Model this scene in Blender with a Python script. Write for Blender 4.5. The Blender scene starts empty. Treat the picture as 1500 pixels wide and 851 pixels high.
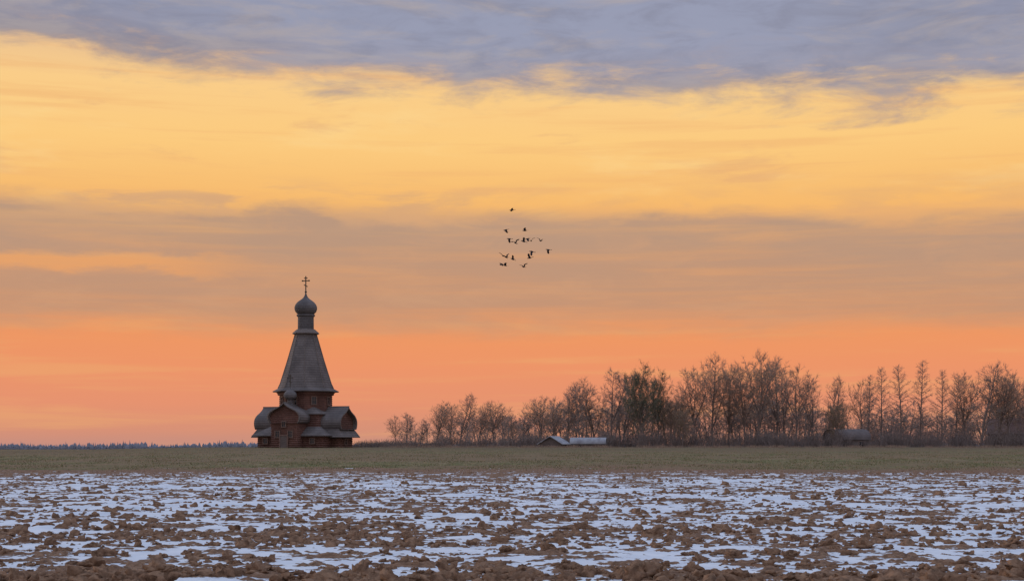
import bpy, math, random
import numpy as np
from mathutils import Vector, Matrix
random.seed(7); np.random.seed(7)
S = bpy.context.scene
S.view_settings.view_transform='Standard'; S.view_settings.look='None'
S.view_settings.exposure=0; S.view_settings.gamma=1
def lin(r,g,b):
    f=lambda c:((c/255+0.055)/1.055)**2.4 if c/255>0.04045 else c/255/12.92
    return (f(r),f(g),f(b),1)
EYE=1.8; F=2083.0; HY=652.0
# ------------------------------------------------------------------ materials
class NT:
    def __init__(s,tree): s.t=tree; s.n=tree.nodes; s.l=tree.links
    def node(s,typ,**kw):
        n=s.n.new(typ)
        for k,v in kw.items(): setattr(n,k,v)
        return n
    def put(s,sock,v):
        if v is None: return
        if isinstance(v,bpy.types.NodeSocket): s.l.new(v,sock)
        else: sock.default_value=v
    def M(s,op,a,b=None,c=None,clamp=False):
        n=s.node('ShaderNodeMath',operation=op); n.use_clamp=clamp
        s.put(n.inputs[0],a); s.put(n.inputs[1],b); s.put(n.inputs[2],c)
        return n.outputs[0]
    def ss(s,v,a,b,lo=0.0,hi=1.0):
        n=s.node('ShaderNodeMapRange',interpolation_type='SMOOTHSTEP')
        s.put(n.inputs['Value'],v); s.put(n.inputs['From Min'],a); s.put(n.inputs['From Max'],b)
        s.put(n.inputs['To Min'],lo); s.put(n.inputs['To Max'],hi)
        return n.outputs['Result']
    def noise(s,vec,scale,detail=4,rough=0.55,dist=0.0):
        n=s.node('ShaderNodeTexNoise'); s.put(n.inputs['Vector'],vec)
        n.inputs['Scale'].default_value=scale; n.inputs['Detail'].default_value=detail
        n.inputs['Roughness'].default_value=rough; n.inputs['Distortion'].default_value=dist
        return n.outputs['Fac']
    def vmul(s,vec,xyz,off=(0,0,0)):
        n=s.node('ShaderNodeVectorMath',operation='MULTIPLY_ADD')
        s.put(n.inputs[0],vec); n.inputs[1].default_value=xyz; n.inputs[2].default_value=off
        return n.outputs[0]
    def mix(s,f,a,b,mode='MIX'):
        n=s.node('ShaderNodeMix',data_type='RGBA',blend_type=mode)
        s.put(n.inputs[0],f); s.put(n.inputs[6],a); s.put(n.inputs[7],b)
        return n.outputs[2]
    def ramp(s,f,stops):
        n=s.node('ShaderNodeValToRGB'); s.put(n.inputs[0],f); cr=n.color_ramp
        while len(cr.elements)<len(stops): cr.elements.new(0.5)
        for e,(p,c) in zip(cr.elements,stops): e.position=p; e.color=c
        return n.outputs[0]
def newmat(name,rough=0.9,spec=0.2):
    m=bpy.data.materials.new(name); m.use_nodes=True
    nt=NT(m.node_tree); b=m.node_tree.nodes['Principled BSDF']
    b.inputs['Roughness'].default_value=rough
    b.inputs['Specular IOR Level'].default_value=spec
    return m,nt,b
def simple(name,c1,c2,scale=3.0,stretch=(1,1,1),rough=0.9,bump=0.0,spec=0.15,bscale=None,trans=0.0):
    m,nt,b=newmat(name,rough,spec)
    tc=nt.node('ShaderNodeTexCoord').outputs['Object']
    v=nt.vmul(tc,stretch)
    f=nt.ss(nt.noise(v,scale,5,0.6),0.3,0.7)
    col=nt.mix(f,(*c1,1),(*c2,1))
    nt.put(b.inputs['Base Color'],col)
    if bump:
        bn=nt.node('ShaderNodeBump'); bn.inputs['Strength'].default_value=1; bn.inputs['Distance'].default_value=bump
        nt.put(bn.inputs['Height'],nt.noise(v,bscale or scale*4,5,0.6)); nt.put(b.inputs['Normal'],bn.outputs[0])
    if trans:  # translucent share lets sky glow through, standing in for warm haze
        t=nt.node('ShaderNodeBsdfTranslucent'); nt.put(t.inputs[0],col)
        mx=nt.node('ShaderNodeMixShader'); mx.inputs[0].default_value=trans
        nt.put(mx.inputs[1],b.outputs[0]); nt.put(mx.inputs[2],t.outputs[0])
        nt.put(m.node_tree.nodes['Material Output'].inputs[0],mx.outputs[0])
    return m
def banded(name,c1,c2,cd,period,depth,streak):
    m,nt,b=newmat(name,0.85,0.15)
    tc=nt.node('ShaderNodeTexCoord').outputs['Object']
    sp=nt.node('ShaderNodeSeparateXYZ'); nt.put(sp.inputs[0],tc)
    ph=nt.M('FRACT',nt.M('DIVIDE',sp.outputs[2],period))
    prof=nt.M('SINE',nt.M('MULTIPLY',ph,math.pi))
    f=nt.ss(nt.noise(nt.vmul(tc,streak),1.6,6,0.65),0.3,0.7)
    col=nt.mix(f,(*c1,1),(*c2,1))
    big=nt.ss(nt.noise(tc,0.35,3),0.35,0.65,0.75,1.15)
    bw=nt.node('ShaderNodeCombineColor')
    for i in range(3): nt.put(bw.inputs[i],big)
    col=nt.mix(1.0,col,bw.outputs[0],'MULTIPLY')
    col=nt.mix(nt.ss(prof,0.0,0.45,0.75,0.0),col,(*cd,1))
    nt.put(b.inputs['Base Color'],col)
    bn=nt.node('ShaderNodeBump'); bn.inputs['Strength'].default_value=1; bn.inputs['Distance'].default_value=depth
    nt.put(bn.inputs['Height'],nt.M('ADD',prof,nt.M('MULTIPLY',f,0.4))); nt.put(b.inputs['Normal'],bn.outputs[0])
    return m
M_log=banded('log_wall_wood',(0.25,0.125,0.10),(0.155,0.082,0.068),(0.07,0.042,0.038),0.34,0.08,(1,1,6))
M_shing=banded('roof_shingles',(0.205,0.175,0.170),(0.145,0.124,0.125),(0.10,0.086,0.088),0.42,0.04,(5,5,0.7))
M_dome=banded('dome_shingles',(0.185,0.165,0.17),(0.13,0.117,0.122),(0.092,0.083,0.088),0.28,0.04,(5,5,2))
M_trim=simple('roof_edge_boards',(0.22,0.18,0.17),(0.15,0.125,0.115),4,(1,1,1),0.8,0.01)
M_frame=simple('window_frame_wood',(0.24,0.15,0.125),(0.16,0.105,0.09),4)
M_glass,_n,_b=newmat('window_glass',0.15,0.5); _b.inputs['Base Color'].default_value=(0.02,0.022,0.028,1)
M_cross=simple('cross_metal',(0.10,0.08,0.06),(0.07,0.055,0.045),5,(1,1,1),0.5)
M_bark=simple('bark',(0.26,0.20,0.18),(0.19,0.145,0.13),2,(1,1,0.3))
M_twig=simple('hazed_twigs',(0.44,0.31,0.24),(0.34,0.24,0.19),0.6,trans=.3)  # twig colour lightened: warm haze painted into it
M_twigd=simple('hazed_twigs_grey',(0.36,0.28,0.245),(0.28,0.215,0.19),0.5,trans=.3)  # grey twigs, also lightened to carry painted haze
M_brush=simple('hazed_brushwood',(0.30,0.235,0.215),(0.22,0.175,0.165),0.5,trans=.2)  # undergrowth colour lightened to imitate haze at the tree bases
M_hazy=simple('hazed_twigs_far',(0.42,0.33,0.30),(0.34,0.27,0.25),0.5,trans=.3)  # back row: distance haze painted in as a paler twig colour
M_leaf=simple('willow_leaves',(0.15,0.16,0.085),(0.10,0.12,0.07),0.7,trans=.25)
M_leafo=simple('late_leaves',(0.30,0.20,0.12),(0.22,0.17,0.10),0.7,trans=.3)
M_far=simple('hazed_forest_foliage',(0.28,0.29,0.36),(0.22,0.235,0.30),0.02)  # pale blue-grey is aerial haze painted into the foliage colour
M_bird=simple('dark_feathers',(0.035,0.03,0.035),(0.02,0.02,0.025),9)
M_grey=simple('weathered_roof',(0.40,0.40,0.44),(0.26,0.25,0.28),0.9,(1,1,1),0.8,0.02)
M_dull=simple('dull_tin_roof',(0.20,0.165,0.165),(0.14,0.115,0.115),0.9,(1,1,1),0.8,0.02)
M_rust=simple('rusty_roof',(0.22,0.14,0.125),(0.16,0.105,0.095),0.9,(1,1,1),0.8,0.02)
M_plank=simple('grey_planks',(0.18,0.14,0.13),(0.12,0.095,0.09),1.5,(1,1,4))
M_brick=simple('old_brick',(0.20,0.12,0.105),(0.14,0.09,0.085),2)
# ------------------------------------------------------------------ mesh helper
def link(ob,parent=None):
    S.collection.objects.link(ob)
    if parent: ob.parent=parent
    return ob
class MB:
    def __init__(s): s.v=[]; s.f=[]; s.m=[]
    def add(s,vs,fs,mi=0):
        o=len(s.v); s.v+= [tuple(p) for p in vs]; s.f+=[tuple(i+o for i in f) for f in fs]; s.m+=[mi]*len(fs)
    def box(s,c,h,mi=0,rot=None):
        vs=[]
        for z in(-1,1):
            for y in(-1,1):
                for x in(-1,1):
                    p=Vector((x*h[0],y*h[1],z*h[2]))
                    if rot: p=rot@p
                    vs.append(p+Vector(c))
        s.add(vs,[(0,2,3,1),(4,5,7,6),(0,1,5,4),(2,6,7,3),(0,4,6,2),(1,3,7,5)],mi)
    def tube(s,p0,p1,r0,r1,n=5,mi=0):
        d=(p1-p0)
        if d.length<1e-6: return
        d.normalize(); a=d.orthogonal().normalized(); b=d.cross(a)
        vs=[]
        for p,r in((p0,r0),(p1,r1)):
            for k in range(n):
                t=2*math.pi*k/n; vs.append(p+a*(r*math.cos(t))+b*(r*math.sin(t)))
        s.add(vs,[(k,(k+1)%n,n+(k+1)%n,n+k) for k in range(n)],mi)
    def twig(s,p0,p1,w,mi=1):
        d=p1-p0; q=Vector((random.gauss(0,1),random.gauss(0,1),random.gauss(0,1))); q=d.cross(q)
        if q.length<1e-6: return
        q.normalize(); q*=w*0.5
        s.add([p0-q,p0+q,p1],[(0,1,2)],mi)
    def rings(s,rings,cap=True,mi=0):
        n=len(rings[0]); o=len(s.v)
        for r in rings: s.v+=[tuple(p) for p in r]
        for i in range(len(rings)-1):
            for k in range(n):
                s.f.append((o+i*n+k,o+i*n+(k+1)%n,o+(i+1)*n+(k+1)%n,o+(i+1)*n+k)); s.m.append(mi)
        if cap:
            s.f.append(tuple(o+k for k in reversed(range(n)))); s.m.append(mi)
            s.f.append(tuple(o+(len(rings)-1)*n+k for k in range(n))); s.m.append(mi)
    def mesh(s,name,mats,smooth=False):
        me=bpy.data.meshes.new(name); me.from_pydata(s.v,[],s.f)
        for m in mats: me.materials.append(m)
        me.polygons.foreach_set('material_index',s.m)
        if smooth: me.polygons.foreach_set('use_smooth',[True]*len(s.f))
        me.update(); return me
    def obj(s,name,mats,parent=None,smooth=False):
        return link(bpy.data.objects.new(name,s.mesh(name,mats,smooth)),parent)
# ------------------------------------------------------------------ numpy noise / terrain
def _h(ix,iy,seed):
    n=(ix.astype(np.int64)*374761393+iy.astype(np.int64)*668265263+seed*1442695041)&0xffffffff
    n=((n^(n>>13))*1274126177)&0xffffffff
    n=(n^(n>>16))&0xffffffff
    return n/4294967295.0
def perlin(x,y,seed):
    ix=np.floor(x); iy=np.floor(y); fx=x-ix; fy=y-iy
    u=fx*fx*fx*(fx*(fx*6-15)+10); v=fy*fy*fy*(fy*(fy*6-15)+10)
    def g(dx,dy):
        a=_h(ix+dx,iy+dy,seed)*2*np.pi
        return np.cos(a)*(fx-dx)+np.sin(a)*(fy-dy)
    a=g(0,0)*(1-u)+g(1,0)*u; b=g(0,1)*(1-u)+g(1,1)*u
    return (a*(1-v)+b*v)*1.5
def sstep(x,a,b):
    t=np.clip((x-a)/(b-a),0,1); return t*t*(3-2*t)
def terrain(x,y):
    x=np.asarray(x,float); y=np.asarray(y,float)
    left=sstep(-x*250/np.maximum(y,60),48,95)
    crest=1.44-0.72*left
    z=crest*np.clip((y-100)/150,0,1)
    z=np.where(y>255, crest+(0.3-crest)*sstep(y,255,420),z)
    z=np.where(y>420, 0.3-6.3*sstep(y,420,2000),z)
    return z
GY=104.0
def soil(x,y):
    wx=x+0.35*perlin(x*0.9,y*0.9,91); wy=y+0.35*perlin(x*0.9,y*0.9,92)
    a=perlin(wx/1.6,wy/1.3,1)*0.04
    r=perlin(wx/0.62,wy/0.55,2); r2=perlin(wx/0.30,wy/0.28,3)
    b=(0.55-np.abs(r-0.1))*0.05+np.maximum(r,0)*0.10
    c=(0.5-np.abs(r2))*0.045+np.maximum(r2,0)*0.085
    d=perlin(wx/0.15,wy/0.14,4)*0.036+perlin(x/0.07,y/0.07,5)*0.015
    return a+b+c+d
_sx=np.random.uniform(-30,30,200000); _sy=np.random.uniform(0,60,200000)
QS=np.percentile(soil(_sx,_sy),np.arange(0,101))
def snowlevel(x,y):
    q=np.interp(y,[15,17.5,20,26,34,50,66,78,90,100],[40,50,68,80,85,84,82,74,56,32])
    q=q+perlin(x/7+3,y/5.5,11)*18+perlin(x/2.2,y/1.9,12)*20
    return np.interp(q,np.arange(0,101),QS)
def ground_fields(x,y):
    amp=1-sstep(y,GY-6,GY+6)*0.8
    s=soil(x,y); L=snowlevel(x,y)
    snow=(L-s)
    top=np.maximum(s,L+0.14*(s-L))
    rough=sstep(y,GY-6,GY+6)*(1-sstep(y,240,260))*(perlin(x/2.6,y/2.6,41)*0.06+perlin(x/0.9,y/1.2,42)*0.04)
    z=top*amp+terrain(x,y)+rough
    gb=GY+perlin(x/16,y/16,21)*11+perlin(x/3,y/6,22)*8
    grass=(y-gb)/6.0
    snow=np.where(y>GY-6, snow-0.004*(y-(GY-6)),snow)
    return z,snow,grass
# ------------------------------------------------------------------ ground
def rows():
    r=list(np.linspace(-300,-10,12))+list(np.linspace(-5,15.5,24))
    d=16.0
    while d<118: r.append(d); d*=1.0014
    while d<270: r.append(d); d*=1.003
    while d<9000: r.append(d); d*=1.03
    return np.array(r)
R=rows()
U=np.concatenate([-np.geomspace(4,0.41,22)[:-1],np.linspace(-0.40,0.40,620),np.geomspace(0.41,4,22)[1:]])
Wd=np.sqrt(R**2+8**2)
Y=np.repeat(R[:,None],len(U),1); X=Wd[:,None]*U[None,:]
Z,SN,GR=ground_fields(X,Y)
nr,nc=X.shape
co=np.stack([X,Y,Z],-1).reshape(-1,3).astype(np.float32)
idx=np.arange(nr*nc).reshape(nr,nc)
quads=np.stack([idx[:-1,:-1],idx[:-1,1:],idx[1:,1:],idx[1:,:-1]],-1).reshape(-1,4)
def bigmesh(name,co,fs,k,smooth=True):
    me=bpy.data.meshes.new(name); me.vertices.add(len(co)); me.vertices.foreach_set('co',co.astype(np.float32).ravel())
    me.loops.add(fs.size); me.loops.foreach_set('vertex_index',fs.ravel().astype(np.int32))
    me.polygons.add(len(fs)); me.polygons.foreach_set('loop_start',np.arange(0,fs.size,k,dtype=np.int32))
    me.polygons.foreach_set('loop_total',np.full(len(fs),k,np.int32))
    me.update(calc_edges=True); me.polygons.foreach_set('use_smooth',np.full(len(fs),smooth))
    return me
me=bigmesh('ground',co,quads,4)
for nm,arr in(('snow',SN),('grass',GR)):
    at=me.attributes.new(nm,'FLOAT','POINT'); at.data.foreach_set('value',arr.reshape(-1).astype(np.float32))
def groundmat():
    m,nt,b=newmat('ploughed_field_soil_snow_grass',0.9,0.15)
    pos=nt.node('ShaderNodeNewGeometry').outputs['Position']
    an=nt.node('ShaderNodeAttribute'); an.attribute_name='snow'
    ag=nt.node('ShaderNodeAttribute'); ag.attribute_name='grass'
    fine=nt.noise(pos,9,5,0.65); mid=nt.noise(pos,1.3,4,0.6)
    sn=nt.M('ADD',an.outputs['Fac'],nt.M('MULTIPLY',nt.M('SUBTRACT',fine,0.5),0.08))
    snf=nt.ss(sn,-0.004,0.008)
    soilc=nt.mix(nt.ss(fine,0.35,0.65),(0.14,0.078,0.05,1),(0.33,0.20,0.128,1))
    soilc=nt.mix(nt.ss(mid,0.35,0.7,0,0.5),soilc,(0.24,0.135,0.088,1))
    snowc=nt.mix(nt.ss(mid,0.3,0.7),(0.76,0.79,0.86,1),(0.64,0.68,0.77,1))
    snowc=nt.mix(nt.ss(nt.noise(pos,5,4,0.7),0.55,0.75,0,0.4),snowc,(0.48,0.40,0.38,1))
    soilc=nt.mix(nt.ss(nt.noise(pos,22,3,0.6),0.56,0.75,0,0.2),soilc,(0.55,0.55,0.6,1))
    c=nt.mix(snf,soilc,snowc)
    gpos=nt.vmul(pos,(0.6,0.16,1))
    g1=nt.noise(gpos,1.0,6,0.7); g2=nt.noise(nt.vmul(pos,(1,0.22,1)),3.2,5,0.75); g3=nt.noise(nt.vmul(pos,(0.035,0.07,1)),1.0,6,0.7)
    gc=nt.mix(nt.ss(g1,0.38,0.62),(0.15,0.15,0.06,1),(0.25,0.195,0.105,1))
    gc=nt.mix(nt.ss(g2,0.45,0.62,0,0.7),gc,(0.075,0.065,0.035,1))
    gc=nt.mix(nt.ss(g3,0.40,0.58,0,0.8),gc,(0.22,0.145,0.09,1))
    gc=nt.mix(nt.ss(g2,0.38,0.28,0,0.5),gc,(0.42,0.36,0.26,1))
    sy=nt.node('ShaderNodeSeparateXYZ'); nt.put(sy.inputs[0],pos)
    gc=nt.mix(nt.ss(sy.outputs[1],170,235,0,0.55),gc,(0.14,0.10,0.06,1))
    gf=nt.ss(nt.M('ADD',ag.outputs['Fac'],nt.M('MULTIPLY',nt.M('SUBTRACT',g2,0.5),6.0)),-0.9,1.0)
    c=nt.mix(gf,c,gc)
    nt.put(b.inputs['Base Color'],c)
    bn=nt.node('ShaderNodeBump'); bn.inputs['Strength'].default_value=0.9; bn.inputs['Distance'].default_value=0.04
    hh=nt.M('MULTIPLY',nt.noise(pos,14,6,0.7),nt.ss(snf,0,1,1.0,0.15))
    nt.put(bn.inputs['Height'],hh); nt.put(b.inputs['Normal'],bn.outputs[0])
    return m
me.materials.append(groundmat())
link(bpy.data.objects.new('ground',me))
rng=np.random.default_rng(3)
def tufts(name,n,ylo,yhi,h0,h1,wd,thr,mat):
    y=rng.uniform(ylo,yhi,n); x=rng.uniform(-.42,.42,n)*y
    k=perlin(x/5.,y/9.,71)+rng.normal(0,.25,n)>thr; x=x[k]; y=y[k]; n=len(x)
    z=ground_fields(x,y)[0]-.01; a=rng.uniform(0,6.28,n); h=rng.uniform(h0,h1,n); w=wd*rng.uniform(.6,1.4,n)
    lx=rng.normal(0,.35,n)*h; ly=rng.normal(0,.35,n)*h
    p0=np.stack([x-np.cos(a)*w,y-np.sin(a)*w,z],-1); p1=np.stack([x+np.cos(a)*w,y+np.sin(a)*w,z],-1); p2=np.stack([x+lx,y+ly,z+h],-1)
    V=np.stack([p0,p1,p2],1).reshape(-1,3); m=bigmesh(name,V,np.arange(3*n).reshape(-1,3),3,False); m.materials.append(mat)
    link(bpy.data.objects.new(name,m))
M_g1=simple('green_grass_blades',(0.18,0.185,0.08),(0.12,0.125,0.055),0.5)
M_g2=simple('dry_grass_blades',(0.38,0.28,0.17),(0.25,0.18,0.11),0.5)
tufts('green_grass',45000,101,190,.05,.13,.035,-.05,M_g1)
tufts('dry_grass',34000,94,245,.06,.18,.03,0.0,M_g2)
# soil clods -------------------------------------------------------
def ico(sub):
    import bmesh
    bm=bmesh.new(); bmesh.ops.create_icosphere(bm,subdivisions=sub,radius=1)
    v=np.array([p.co[:] for p in bm.verts]); f=np.array([[q.index for q in p.verts] for p in bm.faces]); bm.free(); return v,f
def mkvar(iv,k):
    o=k*13.7
    n=perlin(iv[:,0]*1.3+o,iv[:,1]*1.3+iv[:,2]*1.7+o,k)*0.6+perlin(iv[:,0]*3+o,iv[:,1]*3-iv[:,2]*2.6,k+50)*0.5+perlin(iv[:,2]*6+o,iv[:,1]*6+iv[:,0]*5,k+80)*0.32
    return iv*(1+n)[:,None]
V3,F3=ico(3); V2,F2=ico(2)
var3=[mkvar(V3,k) for k in range(14)]; var2=[mkvar(V2,k+20) for k in range(12)]
def scatter(n,ylo,yhi,thr,seed,med,sig,mx,vv,ff):
    y=ylo*np.exp(rng.random(n)*math.log(yhi/ylo)); x=rng.uniform(-.42,.42,n)*y
    k=perlin(x/2.4,y/1.4,seed)>thr; x=x[k]; y=y[k]; n=len(x)
    z=ground_fields(x,y)[0]; s=np.minimum(mx,np.exp(rng.normal(math.log(med),sig,n)))
    CV=[];CF=[];off=0
    for i in range(n):
        v=vv[rng.integers(len(vv))]; sx,sy,sz=s[i]*rng.uniform(.8,1.5),s[i]*rng.uniform(.7,1.2),s[i]*rng.uniform(.45,.85)
        a=rng.uniform(-.9,.9)+(math.pi if rng.random()<.5 else 0); c,sn=math.cos(a),math.sin(a); p=v*np.array([sx,sy,sz]); t=rng.normal(0,.35)
        p=np.stack([p[:,0],p[:,1]*math.cos(t)-p[:,2]*math.sin(t),p[:,1]*math.sin(t)+p[:,2]*math.cos(t)],-1)
        p=np.stack([p[:,0]*c-p[:,1]*sn,p[:,0]*sn+p[:,1]*c,p[:,2]],-1)
        CV.append(p+np.array([x[i],y[i],z[i]+sz*.1])); CF.append(ff+off); off+=len(v)
    return np.concatenate(CV),np.concatenate(CF)
sets=[scatter(1700,15.8,19.5,-.1,33,.05,.65,.19,var3,F3),scatter(3200,16,30,-.05,34,.036,.55,.15,var3,F3),scatter(9500,24,95,-.15,35,.048,.45,.15,var2,F2)]
off=0; vs=[];fs=[]
for a,b_ in sets: vs.append(a); fs.append(b_+off); off+=len(a)
cm=bigmesh('soil_clods',np.concatenate(vs),np.concatenate(fs),3)
cm.materials.append(simple('clod_soil',(0.35,0.21,0.135),(0.16,0.092,0.06),7,(1,1,1),0.95,0.04,0.1,16))
link(bpy.data.objects.new('soil_clods',cm))
# ------------------------------------------------------------------ church
CD=250.0; CX=(448-750)/F*CD
church=bpy.data.objects.new('wooden_church',None); link(church)
church.location=(CX,CD,float(terrain(CX,CD))-0.05); church.rotation_euler=(0,0,math.radians(-18))
def poly(n,r,z,rot=0): return [(r*math.cos(rot+2*math.pi*k/n),r*math.sin(rot+2*math.pi*k/n),z) for k in range(n)]
def rect(x0,x1,y0,y1,z,g=0): return [(x0-g,y0-g,z),(x1+g,y0-g,z),(x1+g,y1+g,z),(x0-g,y1+g,z)]
def logrings(fn,z0,z1):
    n=max(1,round((z1-z0)/0.34)); rs=[]
    for i in range(n):
        a=z0+(z1-z0)*i/n; h=(z1-z0)/n
        for t,g in((0.02,0),(0.25,.07),(0.5,.10),(0.75,.07),(0.98,0)): rs.append(fn(a+h*t,g))
    return rs
O8=math.pi/8
b=MB(); b.rings(logrings(lambda z,g:poly(8,4.55+g,z,O8),5.6,9.75)); b.obj('octagon_log_walls',[M_log],church)
b=MB(); b.rings(logrings(lambda z,g:rect(-4.5,4.5,-4.5,4.5,z,g),0,5.9)); b.obj('square_log_walls',[M_log],church)
b=MB(); b.rings(logrings(lambda z,g:poly(8,4.75+g+(z-9.1)*0.5,z,O8),9.1,9.78)); b.obj('log_cornice',[M_log],church)
b=MB(); b.rings([poly(8,5.75,9.70,O8),poly(8,5.8,9.86,O8),poly(8,4.85,10.35,O8),poly(8,4.45,11.2,O8),poly(8,3.2,15.2,O8),poly(8,1.85,19.9,O8)])
b.obj('tent_roof',[M_shing],church)
b=MB()
for k in range(8):
    a=O8+2*math.pi*k/8; c,s=math.cos(a),math.sin(a)
    P=[(4.87,10.37),(4.47,11.2),(3.22,15.2),(1.87,19.9)]
    for (r0,z0),(r1,z1) in zip(P,P[1:]): b.tube(Vector((r0*c,r0*s,z0)),Vector((r1*c,r1*s,z1)),.07,.07,6)
b.obj('tent_hip_boards',[M_trim],church)
b=MB(); b.rings([poly(8,1.9,19.75,O8),poly(8,2.35,19.95,O8),poly(8,2.35,20.08,O8),poly(8,1.6,20.75,O8)]); b.obj('tent_collar',[M_trim],church)
b=MB(); b.rings([poly(20,1.48,20.3),poly(20,1.42,20.8),poly(20,1.40,22.9),poly(20,1.62,23.1),poly(20,1.62,23.3),poly(20,1.45,23.4)]); b.obj('dome_drum',[M_dome],church,False)
def onion(name,x,y,z0,s):
    P=[(1.35,0),(1.62,.18),(1.88,.5),(2.02,.95),(2.0,1.35),(1.82,1.8),(1.48,2.2),(1.08,2.5),(.72,2.75),(.45,3.0),(.26,3.3),(.13,3.7),(.06,4.0)]
    b=MB(); b.rings([[(x+px,y+py,pz) for px,py,pz in poly(28,r*s,z0+h*s)] for r,h in P]); return b.obj(name,[M_dome],church,True)
onion('onion_dome',0,0,23.38,0.98)
def cross(name,x,y,z0,H,t):
    b=MB(); 
    b.box((x,y,z0+H/2),(t,t,H/2)); b.box((x,y,z0+H*.88),(H*.11,t*.9,t)); b.box((x,y,z0+H*.72),(H*.22,t*.9,t))
    b.box((x,y,z0+H*.42),(H*.13,t*.9,t),0,Matrix.Rotation(0.45,3,'Y'))
    for s in(-1,1): b.box((x+s*H*.22,y,z0+H*.72),(t*1.3,t*1.1,t*1.6))
    return b.obj(name,[M_cross],church)
o=cross('main_cross',0,0,27.2,2.9,.075)
b=MB(); b.rings([poly(10,.05,27.1),poly(10,.2,27.25),poly(10,.2,27.4),poly(10,.05,27.55)]); b.obj('cross_orb',[M_cross],church)
PR=[(1.0,0),(1.07,.08),(1.12,.18),(1.135,.28),(1.11,.38),(1.04,.47),(.93,.55),(.77,.63),(.60,.69),(.43,.75),(.28,.81),(.15,.88),(.06,.94),(0,1.0)]
def bochka(name,ang,w,y0,L,z0,H):
    rot=Matrix.Rotation(ang,3,'Z')
    prof=[(a*w,z0+h*H) for a,h in PR]+[(-a*w,z0+h*H) for a,h in reversed(PR[:-1])]
    inn=[(a*w*.93,z0+h*H*.95) for a,h in PR]+[(-a*w*.93,z0+h*H*.95) for a,h in reversed(PR[:-1])]
    n=len(prof); b=MB()
    vs=[]
    for yy in(-y0,-L):
        vs+=[rot@Vector((x,yy,z)) for x,z in prof]
    vs+=[rot@Vector((x,-L,z)) for x,z in inn]+[rot@Vector((x,-L+.7,z)) for x,z in inn]
    f=[]
    for k in range(n-1):
        f+=[(k,k+1,n+k+1,n+k)]
    b.add(vs,f,0)
    f=[]
    for k in range(n-1):
        f+=[(n+k,n+k+1,2*n+k+1,2*n+k),(2*n+k,2*n+k+1,3*n+k+1,3*n+k)]
    b.add(vs,f,1)
    b.add(vs,[tuple(3*n+k for k in range(n))],2)
    b.add([rot@Vector(p) for p in((-w,-y0,z0),(w,-y0,z0),(w,-L,z0),(-w,-L,z0))],[(0,1,2,3)],1)
    b.tube(rot@Vector((0,-y0,z0+H)),rot@Vector((0,-L-.05,z0+H)),.09,.09,6,1)
    b.obj(name,[M_shing,M_trim,M_log],church)
def arm(nm,ang,w,L,z0,H,wallL,wallz,skirt):
    rot=Matrix.Rotation(ang,3,'Z')
    bochka(nm+'_barrel_roof',ang,w,3.6,L,z0,H)
    b=MB()
    b.rings([[tuple(rot@Vector(p)) for p in r] for r in logrings(lambda z,g:rect(-w+.35,w-.35,-wallL,-4.3,z,g),0,wallz)]); b.obj(nm+'_log_walls',[M_log],church)
    if skirt:
        b=MB(); R2=lambda r:[tuple(rot@Vector(p)) for p in r]
        b.rings([R2(rect(-w-.75,w+.75,-L-.35,-3,1.75)),R2(rect(-w-.78,w+.78,-L-.38,-3,1.87)),R2(rect(-w-.1,w+.1,-L+.45,-3,z0+.05))]); b.obj(nm+'_skirt_roof',[M_shing],church)
arm('front_arm',0,2.75,8.6,4.2,3.55,8.2,4.3,False)
arm('right_arm',math.pi/2,3.1,8.3,3.15,4.0,7.5,3.1,True)
arm('back_arm',math.pi,3.1,8.3,3.15,4.0,7.5,3.1,True)
arm('left_arm',-math.pi/2,3.1,8.3,3.15,4.0,7.5,3.1,True)
b=MB(); b.rings(logrings(lambda z,g:rect(-6.1,6.1,-6.1,6.1,z,g),0,2.05)); b.obj('gallery_log_walls',[M_log],church)
b=MB(); b.rings([rect(-6.9,6.9,-6.9,6.9,1.98),rect(-6.93,6.93,-6.93,6.93,2.1),rect(-4.45,4.45,-4.45,4.45,3.7)]); b.obj('gallery_roof',[M_shing],church)
b=MB(); b.rings([rect(-4.9,4.9,-4.9,4.9,5.72),rect(-4.95,4.95,-4.95,4.95,5.84),rect(-3.2,3.2,-3.2,3.2,7.0)]); b.obj('shoulder_roof',[M_shing],church)
yy=-6.0
b=MB(); b.rings([[(x,y+yy,z) for x,y,z in poly(14,r,z)] for r,z in((.62,7.2),(.5,7.5),(.48,8.15),(.6,8.25),(.55,8.4))]); b.obj('cupola_drum',[M_dome],church)
onion('cupola_dome',0,yy,8.36,.56)
cross('cupola_cross',0,yy,10.4,2.2,.055)
def window(name,ang,dist,off,z,w,h):
    rot=Matrix.Rotation(ang,3,'Z')
    b=MB(); C=lambda x,y,z:tuple(rot@Vector((x,y,z)))
    b.box(C(off,-dist-.02,z),(w,.05,h),1,rot)
    for s in(-1,1): b.box(C(off+s*(w+.09),-dist-.06,z),(.09,.12,h+.16),0,rot)
    for s in(-1,1): b.box(C(off,-dist-.06,z+s*(h+.08)),(w,.11,.08),0,rot)
    b.box(C(off,-dist-.08,z),(.035,.04,h),0,rot); b.box(C(off,-dist-.085,z+h*.2),(w,.04,.03),0,rot)
    b.obj(name,[M_frame,M_glass],church)
for i in range(8): window('octagon_window_%d'%i,i*math.pi/4,4.28,0,8.15,.36,.62)
window('front_window_low_left',0,8.3,-1.2,2.3,.35,.5); window('front_window_low_right',0,8.3,1.2,2.3,.35,.5)
window('front_window_high',0,8.3,0,4.0,.3,.42)
for nm,a in(('right',math.pi/2),('left',-math.pi/2)): window(nm+'_end_window',a,7.6,0,1.0,.4,.4)
window('gallery_window_left',0,6.2,-4.6,1.15,.35,.4); window('gallery_window_right',0,6.2,4.3,1.15,.35,.4)
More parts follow.
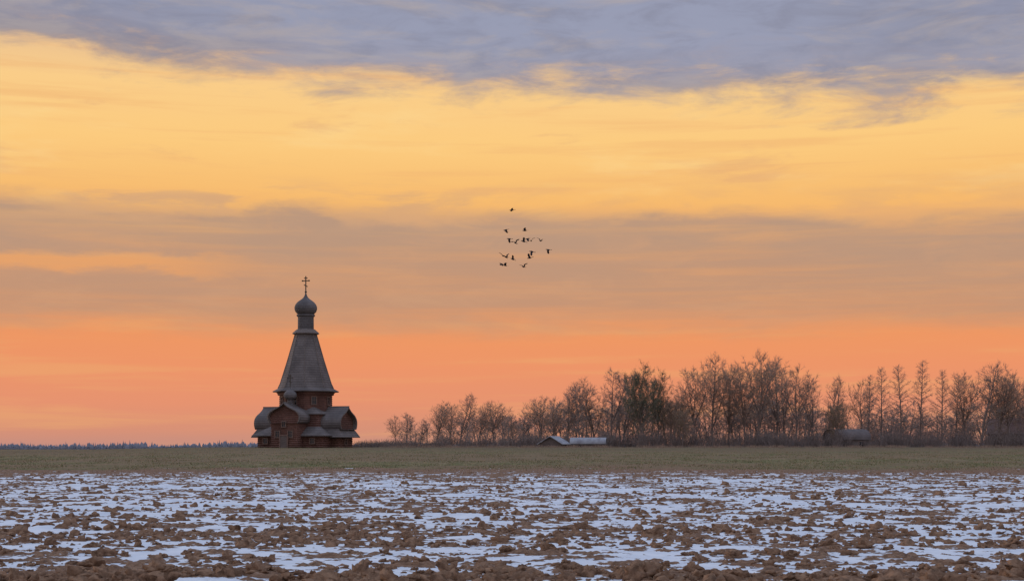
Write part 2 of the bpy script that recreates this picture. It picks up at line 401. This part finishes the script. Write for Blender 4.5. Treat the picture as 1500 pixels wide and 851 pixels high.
b=MB(); b.box((0,-8.42,1.0),(.62,.06,1.0),1); b.box((-.72,-8.44,1.08),(.1,.1,1.12)); b.box((.72,-8.44,1.08),(.1,.1,1.12)); b.box((0,-8.44,2.12),(.62,.1,.1)); b.obj('entrance_door',[M_frame,M_plank],church)
# ------------------------------------------------------------------ trees
def path(p,d,L,n,curl,wob):
    pts=[p.copy()]; d=d.normalized()
    for i in range(n):
        d=(d+Vector((random.gauss(0,wob),random.gauss(0,wob),random.gauss(0,wob)+curl))).normalized()
        p=p+d*(L/n); pts.append(p.copy())
    return pts
def at(pts,t):
    f=t*(len(pts)-1); i=min(int(f),len(pts)-2); return pts[i].lerp(pts[i+1],f-i),(pts[i+1]-pts[i]).normalized()
def rdir(axis,ang):
    q=axis.orthogonal().normalized(); q.rotate(Matrix.Rotation(random.uniform(0,6.283),3,axis)); 
    return (axis*math.cos(ang)+q*math.sin(ang)).normalized()
def broad(seed,H=15,Rr=4.5,limbs=34,dens=1.0,forks=3,leaf=0,tw=.036,low=.16):
    random.seed(seed); b=MB()
    leaders=[]
    tr=path(Vector((0,0,-.3)),Vector((random.gauss(0,.04),random.gauss(0,.04),1)),H*.95,10,.05,.05)
    for i in range(10): b.tube(tr[i],tr[i+1],H*.012*(1-i/10.5)+.02,H*.012*(1-(i+1)/10.5)+.02,6,0)
    leaders.append((tr,0,1.0))
    for k in range(forks):
        t=random.uniform(.18,.42); p,d=at(tr,t); dd=rdir(Vector((0,0,1)),random.uniform(.35,.62))
        L=H*(.93-t)*random.uniform(.75,1.0); pp=path(p,dd,L,8,.08,.06)
        for i in range(8): b.tube(pp[i],pp[i+1],H*.007*(1-i/8.5)+.015,H*.007*(1-(i+1)/8.5)+.015,5,0)
        leaders.append((pp,.15,.75))
    for tr_,lo,sc in leaders:
        n=int(limbs*(1 if sc==1 else .6))
        for i in range(n):
            t=max(lo,low)+(1-max(lo,low))*((i+random.random())/n); t=min(t,.995)
            p,d=at(tr_,t)
            u=(p.z/H-.12)/.88; env=max(.15,math.sin(math.pi*min(1,max(0.05,u*.85+.18)))**.7)
            L=Rr*env*sc*random.uniform(.6,1.15)
            az=i*2.4+random.uniform(-.5,.5); el=random.uniform(.1,.65)+.3*t
            dd=Vector((math.cos(az)*math.cos(el),math.sin(az)*math.cos(el),math.sin(el)))
            lp=path(p,dd,L,5,.05,.12)
            r0=.011*L+.015
            for j in range(5): b.tube(lp[j],lp[j+1],r0*(1-j/5.6),r0*(1-(j+1)/5.6),3,0)
            for s in range(int(5*dens)+1):
                tt=random.uniform(.2,1.0); q,dq=at(lp,tt)
                sd=rdir(dq,random.uniform(.4,.9)); sd.z+=.15
                sl=L*random.uniform(.22,.45)+.25; sp=path(q,sd,sl,3,.03,.16)
                for j in range(3): b.twig(sp[j],sp[j+1]+(sp[j+1]-sp[j])*.3,.045-.008*j,1)
                for w in range(int(10*dens)):
                    a,da=at(sp,random.uniform(.1,1)); td=rdir(da,random.uniform(.3,.9)); td.z+=.05
                    tl=random.uniform(.35,1.0)*(0.5+.06*H*.5); b.twig(a,a+td*tl,tw,1)
                    for z in range(leaf):
                        c=a+td*tl*random.random()+Vector((random.gauss(0,.12),random.gauss(0,.12),random.gauss(0,.15)))
                        q1=Vector((random.gauss(0,1),random.gauss(0,1),random.gauss(0,1))).normalized()*.10; q2=q1.orthogonal().normalized()*.055
                        b.add([c-q1,c+q2,c+q1,c-q2],[(0,1,2,3)],2)
    return b
def larch(seed,H=15,Rr=3.2):
    random.seed(seed); b=MB()
    tr=path(Vector((0,0,-.3)),Vector((0,0,1)),H,12,.1,.015)
    for i in range(12): b.tube(tr[i],tr[i+1],H*.010*(1-i/12.5)+.015,H*.010*(1-(i+1)/12.5)+.015,6,0)
    n=80
    for i in range(n):
        t=.16+.83*(i/n)+random.uniform(-.01,.01); t=min(t,.99); p,d=at(tr,t)
        L=Rr*(1-t)**.7*random.uniform(.6,1.2)+.3
        az=i*2.4+random.uniform(-.5,.5); el=.05+.6*t+random.uniform(-.15,.2)
        lp=path(p,Vector((math.cos(az)*math.cos(el),math.sin(az)*math.cos(el),math.sin(el))),L,4,.05,.06)
        for j in range(4): b.tube(lp[j],lp[j+1],(.01*L+.012)*(1-j/4.6),(.01*L+.012)*(1-(j+1)/4.6),3,0)
        for s in range(int(7+L*10)):
            q,dq=at(lp,random.uniform(.12,1)); sd=rdir(dq,random.uniform(.4,1.1)); sd.z+=random.uniform(-.5,.3)
            e=q+sd*random.uniform(.25,.7); b.twig(q,e,.038,1)
            b.twig(q.lerp(e,.5),q.lerp(e,.5)+rdir(sd.normalized(),.7)*.35,.034,1)
    return b
T_b=[]
for k,(R_,l,f,d) in enumerate([(4.4,30,3,1.0),(3.9,32,2,1.0),(5.0,30,4,1.0),(3.5,32,2,1.0),(4.5,28,5,1.0)]):
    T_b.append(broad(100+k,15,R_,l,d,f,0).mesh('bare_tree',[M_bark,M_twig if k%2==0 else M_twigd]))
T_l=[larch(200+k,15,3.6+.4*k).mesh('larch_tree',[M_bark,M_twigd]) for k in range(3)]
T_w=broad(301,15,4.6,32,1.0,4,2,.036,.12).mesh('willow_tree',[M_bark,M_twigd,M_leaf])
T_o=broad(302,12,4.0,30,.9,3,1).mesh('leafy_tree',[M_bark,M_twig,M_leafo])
def meshtop(m):
    c=np.empty(len(m.vertices)*3,np.float32); m.vertices.foreach_get('co',c); return float(np.percentile(c.reshape(-1,3)[:,2],99.6))
TOP={}
random.seed(5)
def plant(mesh,name,px,top,d,wscale=1.0):
    if mesh not in TOP: TOP[mesh]=meshtop(mesh)
    x=(px-750)/F*d; z=float(terrain(x,d)); H=EYE+(HY-top)/F*d-z
    o=bpy.data.objects.new(name,mesh); link(o); s=H/TOP[mesh]
    o.location=(x,d,z); o.scale=(s*wscale,s*wscale,s); o.rotation_euler=(0,0,random.uniform(0,6.28)); return o
B=[(580,609,262,1.1),(597,605,266,1.1),(616,614,268,1.2),(640,589,272,1),(658,592,265,1.1),(674,577,275,1.1),(700,592,268,1),(724,588,272,1.1),(748,606,268,1.1),(768,602,275,1.2),(790,581,270,1),(810,583,275,1.),
   (832,575,272,1),(848,562,268,1),(872,556,275,1),(897,541,270,.95),(912,548,280,.95),(995,568,276,.9),(1020,540,268,.95),(1043,521,272,1.0),(1068,538,280,.9),(1092,536,270,.9),(1112,516,266,1),(1136,526,276,.95),
   (1150,541,282,.85),(1166,537,270,.9),(1190,556,276,.9),(1212,552,270,.85),(1232,588,276,.9),(1415,546,272,.85),(1437,531,266,1.1),(1462,546,268,.9),(1480,548,276,.95),(1503,560,270,1),(1545,550,274,1),(1590,560,270,1),(1262,558,276,.8)]
for i,(px,top,d,w) in enumerate(B): plant(T_b[(i*3+i//5)%5],'bare_tree',px,top,d,w)
for i,(px,top,d) in enumerate([(1272,550,268),(1291,539,272),(1320,536,266),(1348,529,270),(1380,543,268),(1400,556,276)]): plant(T_l[i%3],'larch_tree',px,top,d,1.05)
plant(T_w,'willow_tree',940,535,262,.8); plant(T_w,'willow_tree',966,545,270,.7)
plant(T_o,'leafy_tree',1000,600,258,1.0); plant(T_o,'leafy_tree',1225,592,262,.9); plant(T_o,'leafy_tree',985,585,266,.9)
def bake(name,items,mats):
    V=[];FI=[];Mi=[];o=0; cache={}
    for mesh,x,y,z,s,w,r in items:
        if mesh not in cache:
            n=len(mesh.vertices); c=np.empty(n*3,np.float32); mesh.vertices.foreach_get('co',c)
            li=np.empty(len(mesh.loops),np.int32); mesh.loops.foreach_get('vertex_index',li)
            lt=np.empty(len(mesh.polygons),np.int32); mesh.polygons.foreach_get('loop_total',lt)
            mi=np.empty(len(mesh.polygons),np.int32); mesh.polygons.foreach_get('material_index',mi)
            cache[mesh]=(c.reshape(-1,3),li,lt,mi)
        c,li,lt,mi=cache[mesh]
        V.append(np.stack([(c[:,0]*math.cos(r)-c[:,1]*math.sin(r))*s*w+x,(c[:,0]*math.sin(r)+c[:,1]*math.cos(r))*s*w+y,c[:,2]*s+z],-1))
        FI.append((li+o,lt)); Mi.append(mi); o+=len(c)
    V=np.concatenate(V).astype(np.float32); L=np.concatenate([a for a,_ in FI]).astype(np.int32); T=np.concatenate([t for _,t in FI]).astype(np.int32)
    m=bpy.data.meshes.new(name); m.vertices.add(len(V)); m.vertices.foreach_set('co',V.ravel()); m.loops.add(len(L)); m.loops.foreach_set('vertex_index',L)
    m.polygons.add(len(T)); m.polygons.foreach_set('loop_start',np.concatenate([[0],np.cumsum(T)[:-1]]).astype(np.int32)); m.polygons.foreach_set('loop_total',T)
    for q in mats: m.materials.append(q)
    m.polygons.foreach_set('material_index',np.concatenate(Mi)); m.update(calc_edges=True); return link(bpy.data.objects.new(name,m))
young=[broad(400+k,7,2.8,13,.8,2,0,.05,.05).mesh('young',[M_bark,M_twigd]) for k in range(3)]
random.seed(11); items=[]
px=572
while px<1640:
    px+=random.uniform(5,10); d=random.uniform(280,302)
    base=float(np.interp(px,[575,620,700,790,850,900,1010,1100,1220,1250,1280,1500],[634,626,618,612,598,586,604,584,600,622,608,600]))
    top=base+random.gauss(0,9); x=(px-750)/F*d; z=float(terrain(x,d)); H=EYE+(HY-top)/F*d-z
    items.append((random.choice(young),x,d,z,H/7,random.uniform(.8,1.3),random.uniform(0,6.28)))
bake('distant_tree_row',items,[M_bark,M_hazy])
def shrubs(name,seed,n,xr,dr,hf,mat):
    random.seed(seed); b=MB()
    for i in range(n):
        px=random.uniform(*xr); d=random.uniform(*dr); x=(px-750)/F*d; z=float(terrain(x,d))
        H=hf(px)*random.uniform(.4,1.2)
        for k in range(30):
            a=Vector((x+random.gauss(0,.5),d+random.gauss(0,.5),z)); dd=Vector((random.gauss(0,.4),random.gauss(0,.4),1)).normalized()
            e=a+dd*H*random.uniform(.5,1); b.twig(a,e,.06,0)
            for w in range(4):
                q=a.lerp(e,random.uniform(.3,.95)); b.twig(q,q+rdir(dd,.6)*H*random.uniform(.15,.35),.045,0)
    return b.obj(name,[mat])
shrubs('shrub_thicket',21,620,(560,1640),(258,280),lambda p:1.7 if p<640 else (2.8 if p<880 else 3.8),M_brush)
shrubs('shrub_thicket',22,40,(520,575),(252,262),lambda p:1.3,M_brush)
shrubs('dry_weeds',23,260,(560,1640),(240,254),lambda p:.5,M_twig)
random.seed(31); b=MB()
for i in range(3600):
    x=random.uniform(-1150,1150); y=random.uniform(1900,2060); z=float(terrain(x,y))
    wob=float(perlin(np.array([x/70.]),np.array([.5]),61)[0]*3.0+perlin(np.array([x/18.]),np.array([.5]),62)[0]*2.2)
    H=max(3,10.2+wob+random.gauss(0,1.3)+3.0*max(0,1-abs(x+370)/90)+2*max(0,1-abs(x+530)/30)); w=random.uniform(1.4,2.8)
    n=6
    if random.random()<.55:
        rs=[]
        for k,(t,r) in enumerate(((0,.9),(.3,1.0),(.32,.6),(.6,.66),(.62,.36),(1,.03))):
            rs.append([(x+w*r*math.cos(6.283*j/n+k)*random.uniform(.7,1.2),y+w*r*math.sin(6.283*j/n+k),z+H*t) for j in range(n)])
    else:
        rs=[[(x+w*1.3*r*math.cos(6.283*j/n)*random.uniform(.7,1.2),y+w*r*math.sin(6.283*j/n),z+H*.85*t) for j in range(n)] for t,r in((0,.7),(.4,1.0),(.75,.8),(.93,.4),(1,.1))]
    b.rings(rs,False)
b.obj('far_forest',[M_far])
# ------------------------------------------------------------------ sheds and house
def building(name,px,d,w,dep,wall,ridge,rot,wallm,roofm,barrel=False):
    x=(px-750)/F*d; z=float(terrain(x,d)); e=bpy.data.objects.new(name,None); link(e); e.location=(x,d,z-.1); e.rotation_euler=(0,0,rot)
    b=MB(); b.rings([rect(-w/2,w/2,-dep/2,dep/2,0),rect(-w/2,w/2,-dep/2,dep/2,wall)]); 
    if not barrel: b.add([(-w/2+.003,-dep/2,wall),(-w/2+.003,dep/2,wall),(-w/2+.003,0,ridge-.1),(w/2-.003,-dep/2,wall),(w/2-.003,dep/2,wall),(w/2-.003,0,ridge-.1)],[(0,2,1),(3,4,5)])
    b.obj('walls',[wallm],e)
    b=MB(); o=.35
    if barrel: pr=[(math.cos(t)*(dep/2+.2),wall-.1+math.sin(t)*(ridge-wall)) for t in np.linspace(0,math.pi,15)]
    else: 
        sl=(ridge-wall)/(dep/2); pr=[(dep/2+o,wall-o*sl),(0,ridge),(-dep/2-o,wall-o*sl)]
    n=len(pr); vs=[(-w/2-o,y,zz) for y,zz in pr]+[(w/2+o,y,zz) for y,zz in pr]+[(-w/2-o,y,zz+.12) for y,zz in pr]+[(w/2+o,y,zz+.12) for y,zz in pr]
    f=[]
    for k in range(n-1): f+=[(k,k+1,n+k+1,n+k),(2*n+k,3*n+k,3*n+k+1,2*n+k+1),(k,2*n+k,2*n+k+1,k+1),(n+k,n+k+1,3*n+k+1,3*n+k)]
    f+=[(0,n,3*n,2*n),(n-1,3*n-1,4*n-1,2*n-1) if False else (n-1,3*n-1,4*n-1,2*n-1)]
    b.add(vs,f)
    if barrel: b.add([(-w/2-.01,y,zz) for y,zz in pr]+[(w/2+.01,y,zz) for y,zz in pr],[tuple(range(n)),tuple(range(n,2*n))])
    b.obj('roof',[roofm],e)
    b=MB()
    k=max(1,int(w/2.6))
    for i in range(k):
        xx=-w/2+w*(i+.5)/k; h=min(.45,wall*.25)
        b.box((xx,-dep/2-.03,wall*.5),(.4,.03,h),1)
        for s in(-1,1): b.box((xx+s*.45,-dep/2-.05,wall*.5),(.05,.05,h+.1),0); b.box((xx,-dep/2-.05,wall*.5+s*(h+.05)),(.4,.05,.05),0)
    b.obj('windows',[M_frame,M_glass],e); return e
building('greenhouse_shed',812,255,3.6,4.2,.8,2.0,1.15,M_plank,M_grey)
building('greenhouse_shed',862,257,5.8,3.6,.8,1.85,-.12,M_plank,M_grey,True)
building('storage_hangar',1240,266,6.6,5,1.6,3.5,.25,M_plank,M_dull,True)
building('brick_house',1480,282,7.5,6,3.0,5.8,-.5,M_brick,M_rust)
def pole(px,d,h):
    x=(px-750)/F*d; b=MB(); z=float(terrain(x,d))
    b.tube(Vector((x,d,z-.2)),Vector((x,d,z+h)),.11,.08,8); b.box((x,d,z+h-.4),(.7,.06,.06)); 
    for s in(-.6,0,.6): b.tube(Vector((x+s,d,z+h-.34)),Vector((x+s,d,z+h-.15)),.05,.04,6)
    b.obj('utility_pole',[M_bark])
pole(745,255,3.6); pole(1180,262,6.5)
# ------------------------------------------------------------------ birds
def bird(px,py,d,flap,head,span=.95):
    b=MB()
    P=[(-.20,.008,0),(-.15,.03,0),(-.07,.06,0),(.03,.07,.0),(.10,.055,.01),(.14,.036,.018),(.175,.042,.028),(.205,.033,.028),(.225,.012,.024),(.27,.004,.018)]
    b.rings([[(x,r*math.cos(6.283*k/8),zo+r*.9*math.sin(6.283*k/8)) for k in range(8)] for x,r,zo in P])
    b.add([(-.17,-.02,0),(-.17,.02,0),(-.33,.075,.0),(-.35,0,.0),(-.33,-.075,.0)],[(0,1,2,3,4)])
    for s in(-1,1):
        a1=flap; a2=flap*.35-.15; m=span*.22; t=span*.30
        jy=.04+m*math.cos(a1); jz=m*math.sin(a1)+.02; ty=jy+t*math.cos(a2); tz=jz+t*math.sin(a2)
        b.add([(.09,s*.04,.02),(-.09,s*.04,.01),(.12,s*jy,jz),(-.07,s*jy,jz-.01),(.03,s*ty,tz),(-.05,s*(ty-.04),tz-.01),(-.09,s*(ty-.12),tz*.6+jz*.4-.01),(.10,s*(jy+t*.55),jz*.45+tz*.55)],
              [(0,1,3,2),(2,3,6,7),(7,6,5,4)])
    o=b.obj('bird',[M_bird]); o.location=((px-750)/F*d,d,EYE+(HY-py)/F*d); o.rotation_euler=(random.gauss(0,.25),random.gauss(0,.2),head)
    return o
random.seed(77)
for px,py in[(750,308),(741,337),(769,338),(746,350),(755,356),(767,354),(773,350),(778,353),(792,353),(803,366),(779,369),(776,378),(767,391),(737,375),(742,377),(751,380),(735,387),(740,389)]:
    bird(px,py,random.uniform(120,138),random.choice([.9,.6,.2,-.4,-.7,1.1]),math.pi+random.gauss(0,.7))
# ------------------------------------------------------------------ world / sky
w=bpy.data.worlds.new('World'); S.world=w; w.use_nodes=True; w.name='sky'
nt=NT(w.node_tree); bg=w.node_tree.nodes['Background']
tc=nt.node('ShaderNodeTexCoord').outputs['Generated']
sp=nt.node('ShaderNodeSeparateXYZ'); nt.put(sp.inputs[0],tc); x,y,z=sp.outputs
h=nt.M('MAXIMUM',nt.M('SQRT',nt.M('ADD',nt.M('MULTIPLY',x,x),nt.M('MULTIPLY',y,y))),0.001)
e=nt.M('MINIMUM',nt.M('DIVIDE',z,h),4.0); ax=nt.M('DIVIDE',x,h); ay=nt.M('DIVIDE',y,h)
cb=nt.node('ShaderNodeCombineXYZ'); nt.put(cb.inputs[0],ax); nt.put(cb.inputs[1],ay); nt.put(cb.inputs[2],e); P=cb.outputs[0]
v=nt.M('DIVIDE',e,0.313)
n1=nt.noise(nt.vmul(P,(9,9,38)),1.0,8,0.6,0.35)
n2=nt.noise(nt.vmul(P,(2.6,2.6,15),(3,1,7)),1.0,6,0.5,0.2)
n3=nt.noise(nt.vmul(P,(4,4,80),(9,4,2)),1.0,7,0.6,0.4)
n4=nt.noise(nt.vmul(P,(16,16,60),(2,8,1)),1.0,7,0.62,0.5)
def c0(n,k): return nt.M('MULTIPLY',nt.M('SUBTRACT',n,0.5),k)
vd=nt.M('ADD',nt.M('ADD',v,c0(n2,0.05)),c0(n3,0.03))
yv=lambda yy:(652-yy)/652
clear=nt.ramp(vd,[(0.0,lin(196,142,128)),(yv(630),lin(214,145,119)),(yv(590),lin(230,147,112)),(yv(540),lin(237,149,105)),(yv(490),lin(239,152,99)),(yv(430),lin(235,162,104)),(yv(370),lin(239,168,104)),
  (yv(300),lin(247,187,111)),(yv(220),lin(252,203,127)),(yv(140),lin(250,205,137)),(yv(70),lin(230,190,148)),(1.0,lin(200,180,165))])
clear=nt.mix(nt.ss(n3,0.48,0.68,0,0.40),clear,lin(236,174,114))
clear=nt.mix(nt.M('MULTIPLY',nt.ss(v,0.45,0.6),nt.ss(nt.noise(nt.vmul(P,(6,6,30),(5,5,5)),1.0,7,0.6),0.52,0.72,0,0.45)),clear,lin(253,218,150))
clear=nt.mix(nt.M('MULTIPLY',nt.ss(v,0.42,0.5),nt.ss(n1,0.58,0.72,0,0.4)),clear,lin(220,166,122))
vb=nt.M('ADD',nt.M('ADD',v,c0(n1,0.11)),c0(n2,0.08))
top=nt.M('SUBTRACT',0.505,nt.M('MULTIPLY',ax,0.03))
mB=nt.M('MULTIPLY',nt.ss(vb,0.225,0.31),nt.M('SUBTRACT',1.0,nt.ss(nt.M('SUBTRACT',vb,top),-0.015,0.03)))
mB=nt.M('MULTIPLY',mB,nt.ss(n3,0.25,0.6,0.62,1.0))
gap=nt.M('MULTIPLY',nt.M('MULTIPLY',nt.ss(vb,0.365,0.385),nt.M('SUBTRACT',1.0,nt.ss(vb,0.40,0.425))),nt.ss(ax,-0.14,-0.26))
mB=nt.M('MULTIPLY',mB,nt.M('SUBTRACT',1.0,nt.M('MULTIPLY',gap,0.75)))
cB=nt.mix(nt.ss(vb,0.28,0.5),lin(194,148,119),lin(181,149,128))
cB=nt.mix(nt.ss(n4,0.45,0.7,0,0.45),cB,lin(205,158,124))
sky=nt.mix(nt.M('MULTIPLY',mB,0.92),clear,cB)
mC=nt.M('MULTIPLY',nt.M('MULTIPLY',nt.ss(v,0.46,0.51),nt.M('SUBTRACT',1.0,nt.ss(v,0.53,0.61))),nt.ss(n1,0.46,0.60,0,0.7))
mC=nt.M('MULTIPLY',mC,nt.ss(ax,0.1,-0.15,.35,1))
sky=nt.mix(mC,sky,lin(204,162,128))
edge=nt.M('SUBTRACT',0.775,nt.M('MULTIPLY',ax,0.14))
vA=nt.M('SUBTRACT',nt.M('ADD',nt.M('ADD',nt.M('ADD',v,c0(n1,0.34)),c0(n2,0.14)),c0(n4,0.18)),edge)
mA=nt.ss(vA,-0.03,0.10)
cA=nt.mix(nt.ss(n2,0.38,0.62),lin(136,140,162),lin(150,156,180))
cA=nt.mix(nt.ss(n4,0.42,0.68,0,0.45),cA,lin(124,126,146))
cA=nt.mix(nt.ss(n1,0.48,0.66,0,0.5),cA,lin(184,170,163))
cA=nt.mix(nt.ss(vA,-0.02,0.15,0.6,0.0),cA,lin(164,142,134))
sky=nt.mix(nt.M('MULTIPLY',mA,0.97),sky,cA)
back=nt.ss(ay,0.55,-0.5)
sky=nt.mix(back,sky,(0.48,0.44,0.46,1))
ns=nt.node('ShaderNodeTexSky',sky_type='NISHITA'); ns.sun_disc=False
ns.sun_elevation=math.radians(9); ns.sun_rotation=math.radians(-55)
nb=nt.mix(1.0,ns.outputs[0],(0.06,0.06,0.06,1),'MULTIPLY')
up=nt.mix(1.0,nb,(0.50,0.60,0.80,1),'ADD')
sky=nt.mix(nt.ss(e,0.34,1.1),sky,up)
nt.put(bg.inputs[0],sky); bg.inputs[1].default_value=1.0
sl=bpy.data.lights.new('sun','SUN'); sl.energy=0.75; sl.angle=math.radians(12); sl.color=(1.0,.80,.62)
so=link(bpy.data.objects.new('sun',sl)); az=math.radians(-55); el=math.radians(9)
so.rotation_euler=Vector((math.sin(az)*math.cos(el),math.cos(az)*math.cos(el),math.sin(el))).to_track_quat('Z','Y').to_euler()
# ------------------------------------------------------------------ camera
cd=bpy.data.cameras.new('camera'); cd.lens=50; cd.sensor_width=36; cd.shift_y=(HY-425.5)/1500; cd.clip_end=20000; cd.clip_start=.1
co_=link(bpy.data.objects.new('camera',cd)); co_.location=(0,0,EYE); co_.rotation_euler=(math.pi/2,0,0); S.camera=co_
